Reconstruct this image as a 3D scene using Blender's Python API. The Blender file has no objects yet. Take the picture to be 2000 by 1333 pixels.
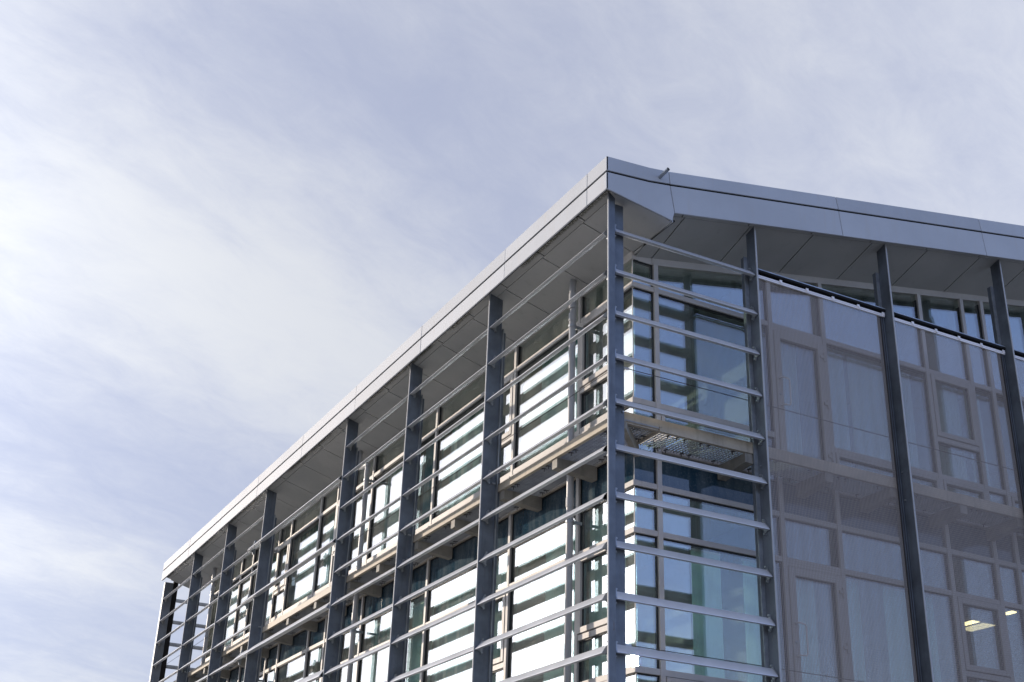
import bpy, math, random
from mathutils import Vector, Matrix
random.seed(7)
D = bpy.data
S = bpy.context.scene
COL = S.collection
rad = math.radians

# ------------------------------------------------------------------ camera
cam = D.cameras.new("camera")
cam.sensor_fit = 'HORIZONTAL'
cam.sensor_width = 36.0
cam.lens = 44.71
cam.clip_start = 0.1
cam.clip_end = 3000
co = D.objects.new("camera", cam)
COL.objects.link(co)
RT = (0.882466, -0.46922, 0.032972)      # right
FW = (0.410119, 0.801851, 0.434554)      # forward
UP = (-0.23034, -0.369956, 0.900042)     # up
co.matrix_world = Matrix(((RT[0], UP[0], -FW[0], -7.488),
                          (RT[1], UP[1], -FW[1], -12.026),
                          (RT[2], UP[2], -FW[2], 1.594),
                          (0, 0, 0, 1)))
S.camera = co

# ------------------------------------------------------------------ light
SUN_DIR = Vector((-0.5346, 0.8201, 0.2042)).normalized()
SUN_EL = math.asin(SUN_DIR.z)
SUN_ROT = math.atan2(SUN_DIR.x, SUN_DIR.y)
sun = D.lights.new("sun", 'SUN')
sun.energy = 3.3
sun.angle = rad(0.53)
sun.color = (1.0, 0.85, 0.69)
so = D.objects.new("sun", sun)
so.rotation_euler = SUN_DIR.to_track_quat('Z', 'Y').to_euler()
so.location = (-20, 30, 20)
COL.objects.link(so)

S.view_settings.view_transform = 'Standard'
S.view_settings.look = 'None'
S.view_settings.gamma = 1.0
S.view_settings.use_curve_mapping = False
S.view_settings.exposure = 0.4
S.render.engine = 'CYCLES'
S.cycles.use_denoising = True
S.cycles.max_bounces = 10
S.cycles.transparent_max_bounces = 24
S.cycles.glossy_bounces = 5
S.cycles.diffuse_bounces = 4
S.cycles.caustics_reflective = True
S.cycles.blur_glossy = 0.3
S.cycles.sample_clamp_indirect = 4.0

W = D.worlds.new("World")
S.world = W
W.use_nodes = True
wn = W.node_tree.nodes
wl = W.node_tree.links
wn.clear()


class NT:
    """small helper for building node trees"""
    def __init__(self, tree):
        self.t = tree

    def n(self, typ, **kw):
        x = self.t.nodes.new(typ)
        for k, v in kw.items():
            setattr(x, k, v)
        return x

    def l(self, a, b):
        self.t.links.new(a, b)

    def put(self, sock, v):
        if hasattr(v, 'is_output'):
            self.l(v, sock)
        elif v is not None:
            sock.default_value = v

    def m(self, op, a, b=None, c=None, clamp=False):
        x = self.n('ShaderNodeMath', operation=op)
        x.use_clamp = clamp
        for i, v in enumerate((a, b, c)):
            self.put(x.inputs[i], v)
        return x.outputs[0]

    def vm(self, op, a, b=None):
        x = self.n('ShaderNodeVectorMath', operation=op)
        self.put(x.inputs[0], a)
        if b is not None:
            self.put(x.inputs[1], b)
        return x

    def mixc(self, f, a, b, mode='MIX'):
        x = self.n('ShaderNodeMix', data_type='RGBA', blend_type=mode)
        self.put(x.inputs[0], f)
        self.put(x.inputs[6], a)
        self.put(x.inputs[7], b)
        return x.outputs[2]

    def noise(self, vec, scale, detail=4, rough=0.5, dist=0.0):
        x = self.n('ShaderNodeTexNoise')
        if vec is not None:
            self.l(vec, x.inputs['Vector'])
        x.inputs['Scale'].default_value = scale
        x.inputs['Detail'].default_value = detail
        x.inputs['Roughness'].default_value = rough
        x.inputs['Distortion'].default_value = dist
        return x.outputs[0]

    def ramp(self, f, stops):
        x = self.n('ShaderNodeValToRGB')
        self.l(f, x.inputs[0])
        e = x.color_ramp.elements
        while len(e) < len(stops):
            e.new(0.5)
        for i, (p, c) in enumerate(stops):
            e[i].position = p
            e[i].color = c if len(c) == 4 else (*c, 1)
        return x.outputs[0]

    def smooth(self, v, a, b):
        x = self.n('ShaderNodeMapRange', interpolation_type='SMOOTHSTEP')
        self.put(x.inputs[0], v)
        x.inputs[1].default_value = a
        x.inputs[2].default_value = b
        return x.outputs[0]


# --- sky: a clear low-sun sky under a thin high veil of cloud that scatters sunlight forward
w = NT(W.node_tree)
sky = w.n('ShaderNodeTexSky', sky_type='NISHITA')
sky.sun_disc = False
sky.sun_elevation = SUN_EL
sky.sun_rotation = SUN_ROT
sky.air_density = 1.2
sky.dust_density = 0.3
sky.ozone_density = 3.0
bg1 = w.n('ShaderNodeBackground')
tc = w.n('ShaderNodeTexCoord')
dirv = w.vm('NORMALIZE', tc.outputs['Generated']).outputs[0]
sep = w.n('ShaderNodeSeparateXYZ')
w.l(dirv, sep.inputs[0])
dx, dy, dz = sep.outputs
zc = w.m('ADD', w.m('MAXIMUM', dz, 0.0), 0.16)
px = w.m('DIVIDE', dx, zc)
py = w.m('DIVIDE', dy, zc)
# cloud sheet coordinates, turned so that u runs along the streaks
ANG = 24
SA, SB = 3.7, 11.3
ang = rad(ANG)
u = w.m('ADD', w.m('MULTIPLY', px, math.cos(ang)), w.m('MULTIPLY', py, math.sin(ang)))
v = w.m('SUBTRACT', w.m('MULTIPLY', py, math.cos(ang)), w.m('MULTIPLY', px, math.sin(ang)))


def sheet(su, sv, off):
    c = w.n('ShaderNodeCombineXYZ')
    w.l(w.m('MULTIPLY_ADD', u, su, off), c.inputs[0])
    w.l(w.m('MULTIPLY', v, sv), c.inputs[1])
    c.inputs[2].default_value = off
    return c.outputs[0]


n_big = w.noise(sheet(0.55, 1.0, SA), 1.05, 3, 0.5, 0.4)
n_str = w.noise(sheet(0.45, 1.5, SB), 3.2, 7, 0.58, 0.5)
n_fin = w.noise(sheet(0.75, 1.2, 29.1), 11.0, 8, 0.68, 0.4)
# broad banks and gaps in the veil: (direction, two axes across it, their spreads in radians, more or less cloud)
BANKS = [
    ((0.0505, 0.8796, 0.473), (0.9951, -0.0847, 0.0512), (0.0851, 0.4681, -0.8796), 0.1691, 0.0765, 0.26),
    ((0.1635, 0.871, 0.4632), (0.9719, -0.0617, -0.2271), (-0.1692, 0.4874, -0.8567), 0.1369, 0.0604, 0.30),
    ((0.2859, 0.8713, 0.3988), (0.8819, -0.0765, -0.4652), (-0.3749, 0.4847, -0.7903), 0.1087, 0.0483, 0.42),
    ((0.3629, 0.861, 0.3563), (0.8531, -0.1532, -0.4987), (-0.3748, 0.4849, -0.7902), 0.0604, 0.0282, 0.2),
    ((0.1062, 0.9624, 0.2498), (0.9927, -0.0884, -0.0815), (-0.0564, 0.2567, -0.9648), 0.1208, 0.0169, 0.42),
    ((0.1984, 0.9307, 0.3072), (0.9599, -0.1212, -0.2527), (-0.1979, 0.345, -0.9175), 0.153, 0.0443, -0.5),
    ((0.1251, 0.9725, 0.1966), (0.9918, -0.1277, 0.0008), (0.0259, 0.1949, -0.9805), 0.1329, 0.0242, -0.4),
    ((0.3043, 0.7325, 0.609), (0.945, -0.3125, -0.0963), (0.1198, 0.6048, -0.7873), 0.1329, 0.0483, -0.38),
    ((0.3864, 0.7632, 0.5179), (0.921, -0.2898, -0.2602), (-0.0485, 0.5776, -0.8149), 0.0765, 0.0443, -0.34),
    ((0.1955, 0.7733, 0.6031), (0.9788, -0.1925, -0.0704), (0.0616, 0.6041, -0.7945), 0.1208, 0.0242, -0.15),
    ((0.4719, 0.639, 0.6075), (0.8815, -0.353, -0.3135), (0.0141, 0.6835, -0.7298), 0.1047, 0.0523, 0.12),
    ((0.6224, 0.5619, 0.5448), (0.7675, -0.5744, -0.2845), (0.1531, 0.5952, -0.7888), 0.2013, 0.0886, 0.05),
]
dens = w.m('ADD', w.m('MULTIPLY', n_big, 0.45), w.m('ADD', w.m('MULTIPLY', n_str, 1.0), w.m('MULTIPLY', n_fin, 1.25)))
dens = w.m('SUBTRACT', dens, 0.82)
wx = w.m('SUBTRACT', n_str, 0.5)
wy = w.m('SUBTRACT', n_big, 0.5)
for c_, t1_, t2_, s1_, s2_, am_ in BANKS:
    a_ = w.m('MULTIPLY_ADD', w.vm('DOT_PRODUCT', dirv, t1_).outputs['Value'], 1 / s1_, w.m('MULTIPLY', wy, 1.2))
    b_ = w.m('MULTIPLY_ADD', w.vm('DOT_PRODUCT', dirv, t2_).outputs['Value'], 1 / s2_, w.m('MULTIPLY', wx, 1.6))
    q_ = w.m('ADD', w.m('MULTIPLY', a_, a_), w.m('MULTIPLY', b_, b_))
    near_ = w.smooth(w.vm('DOT_PRODUCT', dirv, c_).outputs['Value'], 0.3, 0.7)
    dens = w.m('MULTIPLY_ADD', w.m('MULTIPLY', w.m('EXPONENT', w.m('MULTIPLY', q_, -0.5)), near_), am_, dens)
dens = w.smooth(dens, -0.30, 1.45)
# forward scattering toward the sun
dot = w.vm('DOT_PRODUCT', dirv, tuple(SUN_DIR)).outputs['Value']
angd = w.m('MULTIPLY', w.m('ARCCOSINE', w.m('MINIMUM', dot, 0.99999)), 180 / math.pi)
g1 = w.m('MULTIPLY_ADD', dot, 0.5, 0.5, clamp=True)          # 1 at the sun, 0 opposite it
g2 = w.m('EXPONENT', w.m('MULTIPLY', angd, -1 / 11.0))
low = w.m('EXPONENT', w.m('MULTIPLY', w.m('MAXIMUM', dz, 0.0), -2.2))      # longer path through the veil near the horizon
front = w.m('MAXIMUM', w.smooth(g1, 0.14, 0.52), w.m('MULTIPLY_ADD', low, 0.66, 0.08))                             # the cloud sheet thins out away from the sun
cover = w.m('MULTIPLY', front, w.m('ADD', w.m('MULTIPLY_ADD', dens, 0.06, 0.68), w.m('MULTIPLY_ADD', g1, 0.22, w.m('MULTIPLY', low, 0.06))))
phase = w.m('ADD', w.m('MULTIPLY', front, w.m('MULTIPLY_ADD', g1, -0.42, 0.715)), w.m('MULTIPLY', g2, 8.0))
vcol = w.mixc(dens, (0.835, 0.885, 1.05, 1), (0.965, 0.985, 1.01, 1))
amp = w.m('MULTIPLY_ADD', dens, 0.38, 0.87)
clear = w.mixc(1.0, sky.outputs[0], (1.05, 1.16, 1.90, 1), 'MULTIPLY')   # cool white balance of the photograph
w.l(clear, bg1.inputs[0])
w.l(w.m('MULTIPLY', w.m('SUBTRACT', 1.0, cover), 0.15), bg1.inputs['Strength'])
bg2 = w.n('ShaderNodeBackground')
w.l(vcol, bg2.inputs[0])
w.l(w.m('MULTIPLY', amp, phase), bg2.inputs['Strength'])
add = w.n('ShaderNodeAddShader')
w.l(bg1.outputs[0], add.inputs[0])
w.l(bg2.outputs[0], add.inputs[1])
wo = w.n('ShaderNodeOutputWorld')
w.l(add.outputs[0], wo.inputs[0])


# ------------------------------------------------------------------ materials
def new_mat(name):
    m = D.materials.new(name)
    m.use_nodes = True
    m.node_tree.nodes.clear()
    t = NT(m.node_tree)
    out = t.n('ShaderNodeOutputMaterial')
    return m, t, out


def coords(t, kind='Object'):
    return t.n('ShaderNodeTexCoord').outputs[kind]


def wpos(t):
    return t.n('ShaderNodeNewGeometry').outputs['Position']


def stretched(t, vec, sx, sy, sz):
    mp = t.n('ShaderNodeMapping')
    t.l(vec, mp.inputs[0])
    mp.inputs['Scale'].default_value = (sx, sy, sz)
    return mp.outputs[0]


def painted(name, c, rough=0.5, metal=0.0, vary=0.12, grime=0.15, scale=2.0, bump=0.02, streak=True, grime_col=None, spec=0.5, rust=0.0):
    """paint or metal with soft tonal drift, vertical run marks and fine speckle"""
    m, t, out = new_mat(name)
    p = wpos(t)
    a = t.noise(p, scale, 5, 0.6)
    b = t.noise(stretched(t, p, 6, 6, 0.5 if streak else 6), 2.2, 4, 0.6)
    f = t.noise(p, 60, 3, 0.6)
    lo = tuple(x * (1 - vary) for x in c) + (1,)
    hi = tuple(min(1, x * (1 + vary)) for x in c) + (1,)
    base = t.mixc(t.smooth(a, 0.3, 0.7), lo, hi)
    gc = grime_col or tuple(x * 0.55 for x in c)
    base = t.mixc(t.m('MULTIPLY', t.smooth(b, 0.52, 0.8), grime), base, (*gc, 1))
    base = t.mixc(t.m('MULTIPLY', t.smooth(f, 0.55, 0.75), grime * 0.5), base, (*gc, 1))
    if rust:
        rn = t.noise(stretched(t, p, 5, 5, 1.1), 1.6, 5, 0.7)
        base = t.mixc(t.m('MULTIPLY', t.smooth(rn, 0.66, 0.74), rust), base, (0.085, 0.040, 0.020, 1))
    rnd = t.n('ShaderNodeObjectInfo').outputs['Random']
    hv = t.n('ShaderNodeHueSaturation')
    t.l(t.m('MULTIPLY_ADD', rnd, 0.10, 0.95), hv.inputs['Value'])
    t.l(base, hv.inputs['Color'])
    base = hv.outputs[0]
    bs = t.n('ShaderNodeBsdfPrincipled')
    t.l(base, bs.inputs['Base Color'])
    bs.inputs['Metallic'].default_value = metal
    bs.inputs['Specular IOR Level'].default_value = spec
    t.l(t.m('MULTIPLY_ADD', a, 0.2, rough - 0.1), bs.inputs['Roughness'])
    if bump:
        bp = t.n('ShaderNodeBump')
        bp.inputs['Strength'].default_value = bump * 6
        bp.inputs['Distance'].default_value = 0.004
        t.l(t.noise(p, 9, 3, 0.42), bp.inputs['Height'])
        t.l(bp.outputs[0], bs.inputs['Normal'])
    t.l(bs.outputs[0], out.inputs[0])
    return m


def glassy(name, tint, r0, dust, opaque=None):
    """reflective coated glazing; opaque spandrel glass when a back colour is given"""
    m, t, out = new_mat(name)
    lw = t.n('ShaderNodeLayerWeight')
    lw.inputs['Blend'].default_value = 0.5
    fr = t.m('MULTIPLY_ADD', t.m('POWER', lw.outputs['Facing'], 5.0), 1 - r0, r0)
    gl = t.n('ShaderNodeBsdfGlossy')
    gl.inputs['Color'].default_value = (1.0, 0.98, 0.95, 1)
    gl.inputs['Roughness'].default_value = 0.0
    p = wpos(t)
    if opaque:
        back = t.n('ShaderNodeBsdfDiffuse')
        back.inputs[0].default_value = (*opaque, 1)
    else:
        back = t.n('ShaderNodeBsdfTransparent')
        back.inputs[0].default_value = (*tint, 1)
    mx = t.n('ShaderNodeMixShader')
    t.l(fr, mx.inputs[0])
    t.l(back.outputs[0], mx.inputs[1])
    t.l(gl.outputs[0], mx.inputs[2])
    du = t.n('ShaderNodeBsdfDiffuse')
    du.inputs[0].default_value = (0.62, 0.63, 0.58, 1)
    d1 = t.noise(stretched(t, p, 3, 3, 0.7), 1.6, 5, 0.65)
    d2 = t.noise(p, 42, 3, 0.7)
    dd = t.m('MULTIPLY', t.m('ADD', t.smooth(d1, 0.35, 0.75), t.m('MULTIPLY', t.smooth(d2, 0.52, 0.7), 0.7)), dust)
    m2 = t.n('ShaderNodeMixShader')
    t.l(dd, m2.inputs[0])
    t.l(mx.outputs[0], m2.inputs[1])
    t.l(du.outputs[0], m2.inputs[2])
    t.l(m2.outputs[0], out.inputs[0])
    return m


def mesh_fabric():
    """woven metal mesh screen: fine vertical wires with thinner cross wires, open between"""
    m, t, out = new_mat("mesh fabric")
    sp = t.n('ShaderNodeSeparateXYZ')
    t.l(wpos(t), sp.inputs[0])
    k = 2 * math.pi / 0.024
    kz = 2 * math.pi / 0.030
    wv = t.m('SINE', t.m('MULTIPLY', sp.outputs[0], k))
    wh = t.m('SINE', t.m('MULTIPLY', sp.outputs[2], kz))
    soft = t.noise(stretched(t, wpos(t), 0.8, 0.8, 0.35), 1.5, 3, 0.5)
    cov = t.m('ADD', 0.46, t.m('ADD', t.m('MULTIPLY', wv, 0.20), t.m('MULTIPLY', wh, 0.07)))
    cov = t.m('ADD', cov, t.m('MULTIPLY_ADD', soft, 0.10, -0.05), clamp=True)
    d = t.n('ShaderNodeBsdfDiffuse')
    d.inputs[0].default_value = (0.33, 0.28, 0.24, 1)
    g = t.n('ShaderNodeBsdfGlossy')
    g.inputs[0].default_value = (0.34, 0.29, 0.26, 1)
    g.inputs['Roughness'].default_value = 0.5
    a = t.n('ShaderNodeMixShader')
    a.inputs[0].default_value = 0.25
    t.l(d.outputs[0], a.inputs[1])
    t.l(g.outputs[0], a.inputs[2])
    tr = t.n('ShaderNodeBsdfTransparent')
    mx = t.n('ShaderNodeMixShader')
    t.l(cov, mx.inputs[0])
    t.l(tr.outputs[0], mx.inputs[1])
    t.l(a.outputs[0], mx.inputs[2])
    t.l(mx.outputs[0], out.inputs[0])
    return m


def fabric(name, c, trans=0.3):
    m, t, out = new_mat(name)
    p = wpos(t)
    n = t.noise(stretched(t, p, 30, 30, 1), 3.0, 3, 0.5)
    col = t.mixc(n, tuple(x * 0.85 for x in c) + (1,), tuple(min(1, x * 1.15) for x in c) + (1,))
    d = t.n('ShaderNodeBsdfDiffuse')
    t.l(col, d.inputs[0])
    tl = t.n('ShaderNodeBsdfTranslucent')
    t.l(col, tl.inputs[0])
    mx = t.n('ShaderNodeMixShader')
    mx.inputs[0].default_value = trans
    t.l(d.outputs[0], mx.inputs[1])
    t.l(tl.outputs[0], mx.inputs[2])
    t.l(mx.outputs[0], out.inputs[0])
    return m


def emitter(name, c, s):
    m, t, out = new_mat(name)
    e = t.n('ShaderNodeEmission')
    e.inputs[0].default_value = (*c, 1)
    e.inputs[1].default_value = s
    t.l(e.outputs[0], out.inputs[0])
    return m


def soffit_mat():
    m, t, out = new_mat("soffit board")
    p = wpos(t)
    a = t.noise(p, 0.9, 4, 0.6)
    st = t.noise(p, 5.5, 6, 0.7)
    sk = t.noise(p, 70, 2, 0.5)
    base = t.mixc(t.smooth(a, 0.3, 0.7), (0.345, 0.35, 0.34, 1), (0.41, 0.41, 0.395, 1))
    base = t.mixc(t.m('MULTIPLY', t.smooth(st, 0.56, 0.78), 0.35), base, (0.16, 0.15, 0.13, 1))
    base = t.mixc(t.m('MULTIPLY', t.smooth(sk, 0.68, 0.74), 0.42), base, (0.10, 0.09, 0.08, 1))
    bs = t.n('ShaderNodeBsdfPrincipled')
    t.l(base, bs.inputs['Base Color'])
    bs.inputs['Roughness'].default_value = 0.55
    t.l(bs.outputs[0], out.inputs[0])
    return m


def edge_strip_mat():
    """soffit edge strip with dark algae along its outer edge (world x is the strip's width)"""
    m, t, out = new_mat("soffit edge strip")
    p = wpos(t)
    sp = t.n('ShaderNodeSeparateXYZ')
    t.l(p, sp.inputs[0])
    big = t.noise(p, 0.55, 3, 0.5)
    fine = t.noise(p, 38, 4, 0.7)
    near = t.m('SUBTRACT', 1.0, t.smooth(sp.outputs[0], 0.0, 0.05))
    f = t.m('MULTIPLY', near, t.m('MULTIPLY', t.smooth(big, 0.42, 0.54), t.smooth(fine, 0.36, 0.52)))
    base = t.mixc(f, (0.38, 0.38, 0.365, 1), (0.05, 0.05, 0.03, 1))
    bs = t.n('ShaderNodeBsdfPrincipled')
    t.l(base, bs.inputs['Base Color'])
    bs.inputs['Roughness'].default_value = 0.6
    t.l(bs.outputs[0], out.inputs[0])
    return m


M = {}
M['fascia'] = painted("fascia aluminium", (0.405, 0.425, 0.455), 0.6, 0.0, 0.05, 0.30, 1.2, 0.02, grime_col=(0.42, 0.38, 0.33), spec=0.12)
# (fascia streaks come from the vertical run marks in painted())
M['dark'] = painted("dark recess", (0.018, 0.018, 0.019), 0.8, 0, 0.1, 0, bump=0, spec=0.05)
M['soffit'] = soffit_mat()
M['edge'] = edge_strip_mat()
M['steel'] = painted("painted steel", (0.108, 0.126, 0.150), 0.5, 0.1, 0.26, 0.5, 2.4, 0.05, grime_col=(0.05, 0.055, 0.06), rust=0.7)
M['galv'] = painted("galvanised steel", (0.30, 0.32, 0.34), 0.42, 0.6, 0.2, 0.3, 6.0, 0.03)
M['louver'] = painted("louvre aluminium", (0.60, 0.61, 0.63), 0.36, 0.4, 0.05, 0.10, 2.0, 0.01, spec=0.3)
M['frame'] = painted("window frame paint", (0.42, 0.40, 0.375), 0.55, 0.0, 0.06, 0.12, 2.0, 0.01, spec=0.3)
M['gasket'] = painted("black gasket", (0.012, 0.013, 0.016), 0.6, 0, 0.1, 0, bump=0)
M['beam'] = painted("weathered beam", (0.40, 0.35, 0.275), 0.7, 0, 0.15, 0.45, 3.0, 0.08, grime_col=(0.14, 0.125, 0.10))
M['bearer'] = painted("weathered bearer", (0.23, 0.215, 0.185), 0.75, 0, 0.2, 0.5, 3.0, 0.08, grime_col=(0.09, 0.085, 0.07))
M['edgepaint'] = painted("column edge", (0.36, 0.37, 0.38), 0.6, 0, 0.1, 0.2, 3.0, 0, spec=0.15)
M['grate'] = painted("grating steel", (0.27, 0.275, 0.275), 0.5, 0.0, 0.15, 0.2, 5.0, 0)
M['pipe'] = painted("pipe plastic", (0.36, 0.365, 0.375), 0.4, 0, 0.06, 0.15, 2.0, 0)
M['glass'] = glassy("coated glass", (0.84, 0.92, 0.89), 0.18, 0.085)
M['spandrel'] = glassy("spandrel glass", (1, 1, 1), 0.06, 0.10, opaque=(0.010, 0.035, 0.058))
M['mesh'] = mesh_fabric()
M['rail'] = painted("white rail", (0.72, 0.69, 0.68), 0.45, 0.0, 0.05, 0.1, 3.0, 0)
M['blindteal'] = fabric("teal blind", (0.24, 0.52, 0.52), 0.35)
M['blinddeep'] = fabric("deep teal blind", (0.09, 0.27, 0.30), 0.35)
M['blindpale'] = fabric("pale blind", (0.64, 0.80, 0.77), 0.25)
M['curtain'] = fabric("white curtain", (0.80, 0.82, 0.82), 0.3)
M['ceil'] = painted("ceiling tile", (0.26, 0.28, 0.26), 0.8, 0, 0.05, 0.1, 1.0, 0)
M['inner'] = painted("inner wall", (0.16, 0.17, 0.165), 0.8, 0, 0.08, 0.1, 1.0, 0)
M['slab'] = painted("concrete slab", (0.24, 0.24, 0.23), 0.8, 0, 0.1, 0.2, 1.0, 0)
M['cable'] = painted("dark wire", (0.05, 0.045, 0.045), 0.5, 0.3, 0.1, 0, bump=0)
M['light'] = emitter("tube light", (1.0, 0.72, 0.38), 4.2)
M['lightdim'] = emitter("diffuser light", (1.0, 0.76, 0.45), 1.35)
M['white'] = painted("white paint", (0.7, 0.7, 0.68), 0.5, 0, 0.05, 0.1, bump=0)


def ground_mat():
    m, t, out = new_mat("paving")
    p = wpos(t)
    a = t.noise(p, 0.25, 5, 0.6)
    b = t.noise(p, 8, 4, 0.6)
    c = t.mixc(a, (0.19, 0.19, 0.185, 1), (0.27, 0.265, 0.255, 1))
    c = t.mixc(t.m('MULTIPLY', b, 0.30), c, (0.10, 0.10, 0.10, 1))
    bs = t.n('ShaderNodeBsdfPrincipled')
    t.l(c, bs.inputs['Base Color'])
    bs.inputs['Roughness'].default_value = 0.85
    t.l(bs.outputs[0], out.inputs[0])
    return m


M['ground'] = ground_mat()


# ------------------------------------------------------------------ geometry helpers
class MB:
    """collects shapes for ONE mesh"""
    def __init__(self):
        self.v = []
        self.f = []

    def box(self, x0, x1, y0, y1, z0, z1):
        b = len(self.v)
        self.v += [(x, y, z) for z in (z0, z1) for y in (y0, y1) for x in (x0, x1)]
        self.f += [(b, b + 2, b + 3, b + 1), (b + 4, b + 5, b + 7, b + 6), (b, b + 1, b + 5, b + 4),
                   (b + 2, b + 6, b + 7, b + 3), (b, b + 4, b + 6, b + 2), (b + 1, b + 3, b + 7, b + 5)]
        return self

    def prism(self, pts, vec):
        """extrude a planar polygon (3-D points) along vec"""
        b = len(self.v)
        n = len(pts)
        vec = Vector(vec)
        nrm = Vector((0, 0, 0))
        for i in range(n):
            p, q = Vector(pts[i]), Vector(pts[(i + 1) % n])
            nrm += p.cross(q)
        pts = list(pts) if nrm.dot(vec) < 0 else list(reversed(pts))
        self.v += [tuple(p) for p in pts] + [tuple(Vector(p) + vec) for p in pts]
        self.f.append(tuple(range(b, b + n)))
        self.f.append(tuple(range(b + 2 * n - 1, b + n - 1, -1)))
        for i in range(n):
            j = (i + 1) % n
            self.f.append((b + j, b + i, b + n + i, b + n + j))
        return self

    def tube(self, pts, r, seg=12, closed=True):
        """tube along a polyline"""
        b = len(self.v)
        P = [Vector(p) for p in pts]
        rr = r if isinstance(r, (list, tuple)) else [r] * len(P)
        prev = None
        for i, p in enumerate(P):
            d = (P[min(i + 1, len(P) - 1)] - P[max(i - 1, 0)]).normalized()
            if prev is None:
                prev = d.orthogonal().normalized()
            s = (prev - d * prev.dot(d)).normalized()
            prev = s
            c = d.cross(s)
            for k in range(seg):
                a = 2 * math.pi * k / seg
                self.v.append(tuple(p + (s * math.cos(a) + c * math.sin(a)) * rr[i]))
        for i in range(len(P) - 1):
            for k in range(seg):
                k2 = (k + 1) % seg
                self.f.append((b + i * seg + k, b + i * seg + k2, b + (i + 1) * seg + k2, b + (i + 1) * seg + k))
        if closed:
            self.f.append(tuple(b + k for k in reversed(range(seg))))
            e = b + (len(P) - 1) * seg
            self.f.append(tuple(e + k for k in range(seg)))
        return self

    def mesh(self, name, mat):
        me = D.meshes.new(name)
        me.from_pydata(self.v, [], self.f)
        for x in (mat if isinstance(mat, list) else [mat]):
            me.materials.append(x)
        me.update()
        return me

    def build(self, name, mat, parent=None, smooth=False, bevel=0.0):
        return link(name, self.mesh(name, mat), parent, smooth=smooth, bevel=bevel)


def link(name, me, parent=None, loc=None, smooth=False, bevel=0.0, label=None):
    o = D.objects.new(name, me)
    COL.objects.link(o)
    if parent:
        o.parent = parent
    if loc:
        o.location = loc
    if smooth:
        for p in me.polygons:
            p.use_smooth = True
    if bevel:
        bv = o.modifiers.new("bevel", 'BEVEL')
        bv.width = bevel
        bv.segments = 1
        bv.limit_method = 'ANGLE'
    if label:
        o['label'] = label
    return o


def tag(o, label, cat, group=None):
    o['label'] = label
    o['category'] = cat
    if group:
        o['group'] = group
    return o


def empty(name, loc=(0, 0, 0)):
    o = D.objects.new(name, None)
    o.location = loc
    COL.objects.link(o)
    return o


# ------------------------------------------------------------------ ground
g = MB()
g.v = [(-900, -900, 0), (900, -900, 0), (900, 900, 0), (-900, 900, 0)]
g.f = [(0, 1, 2, 3)]
go = g.build('ground', M['ground'])
go['kind'] = 'structure'

# ------------------------------------------------------------------ the building
B = empty('office_building')
tag(B, 'two-sided glass office building with tilted metal roof edge and steel louvre frame', 'building')

GX, GY = 0.885, 0.81           # outer faces of the left and the right glazing
COLY = [3.37, 6.33, 9.275, 14.115, 17.07, 20.02]
ENDY = 23.08
COLX = [2.358, 4.800, 7.212, 9.63]
YEND = 21.3
XEND = 12.0


def zl(x):                      # left soffit, falls towards the wall
    return 10.665 - 0.283 * (x + 0.11)


def zr(x, y):                   # right soffit, rises to the right and falls towards the wall
    return 10.60 + 0.1855 * (x - 0.93) - 0.30 * (y + 0.16)


# --- roof
def roof_top(x):
    return 11.03 + 0.06 * (x + 0.13) / 0.67 if x < 0.54 else 11.09 + 0.19 * (x - 0.54)


r = MB()
r.prism([(-0.10, -0.13, 11.02), (0.54, -0.13, 11.07), (XEND, -0.13, roof_top(XEND) - 0.02), (XEND, -0.13, roof_top(XEND) - 0.14),
         (0.54, -0.13, 10.95), (-0.10, -0.13, 10.90)], (0, 23.1, 0))
r.build('roof', M['dark'], B)

# left fascia panels
joints = [-0.161, 0.33, 2.69, 5.69, 8.64, 11.58, 14.52, 17.37, 20.25, 23.0]
for i in range(len(joints) - 1):
    a, b = joints[i] + (0.004 if i else 0), joints[i + 1] - 0.004
    dz = random.uniform(-.002, .002)
    MB().box(-0.129 + dz, -0.105, a, b, 10.832, 11.045).build('fascia_panel', M['fascia'], B, bevel=0.004)
    MB().box(-0.131 + dz, -0.105, a, b, 10.547, 10.797).build('fascia_panel', M['fascia'], B, bevel=0.004)
MB().box(-0.105, -0.085, -0.12, 22.98, 10.56, 11.03).build('fascia_backing', M['dark'], B)

# right fascia panels
TOP = [(-0.129, 11.045), (0.537, 11.092), (0.852, 11.135), (3.784, 11.688), (6.719, 12.240), (9.65, 12.792), (XEND, 13.236)]
GRV = [(-0.129, 10.815), (0.537, 10.876), (0.868, 10.930), (3.820, 11.472), (6.750, 12.013), (9.68, 12.554), (XEND, 12.982)]
LOW = [(-0.129, 10.547), (0.886, 10.380), (0.931, 10.512), (3.863, 11.056), (6.790, 11.599), (9.72, 12.142), (XEND, 12.565)]


def yz(p, dx=0, dz=0):
    return (p[0] + dx, -0.161, p[1] + dz)


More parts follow.
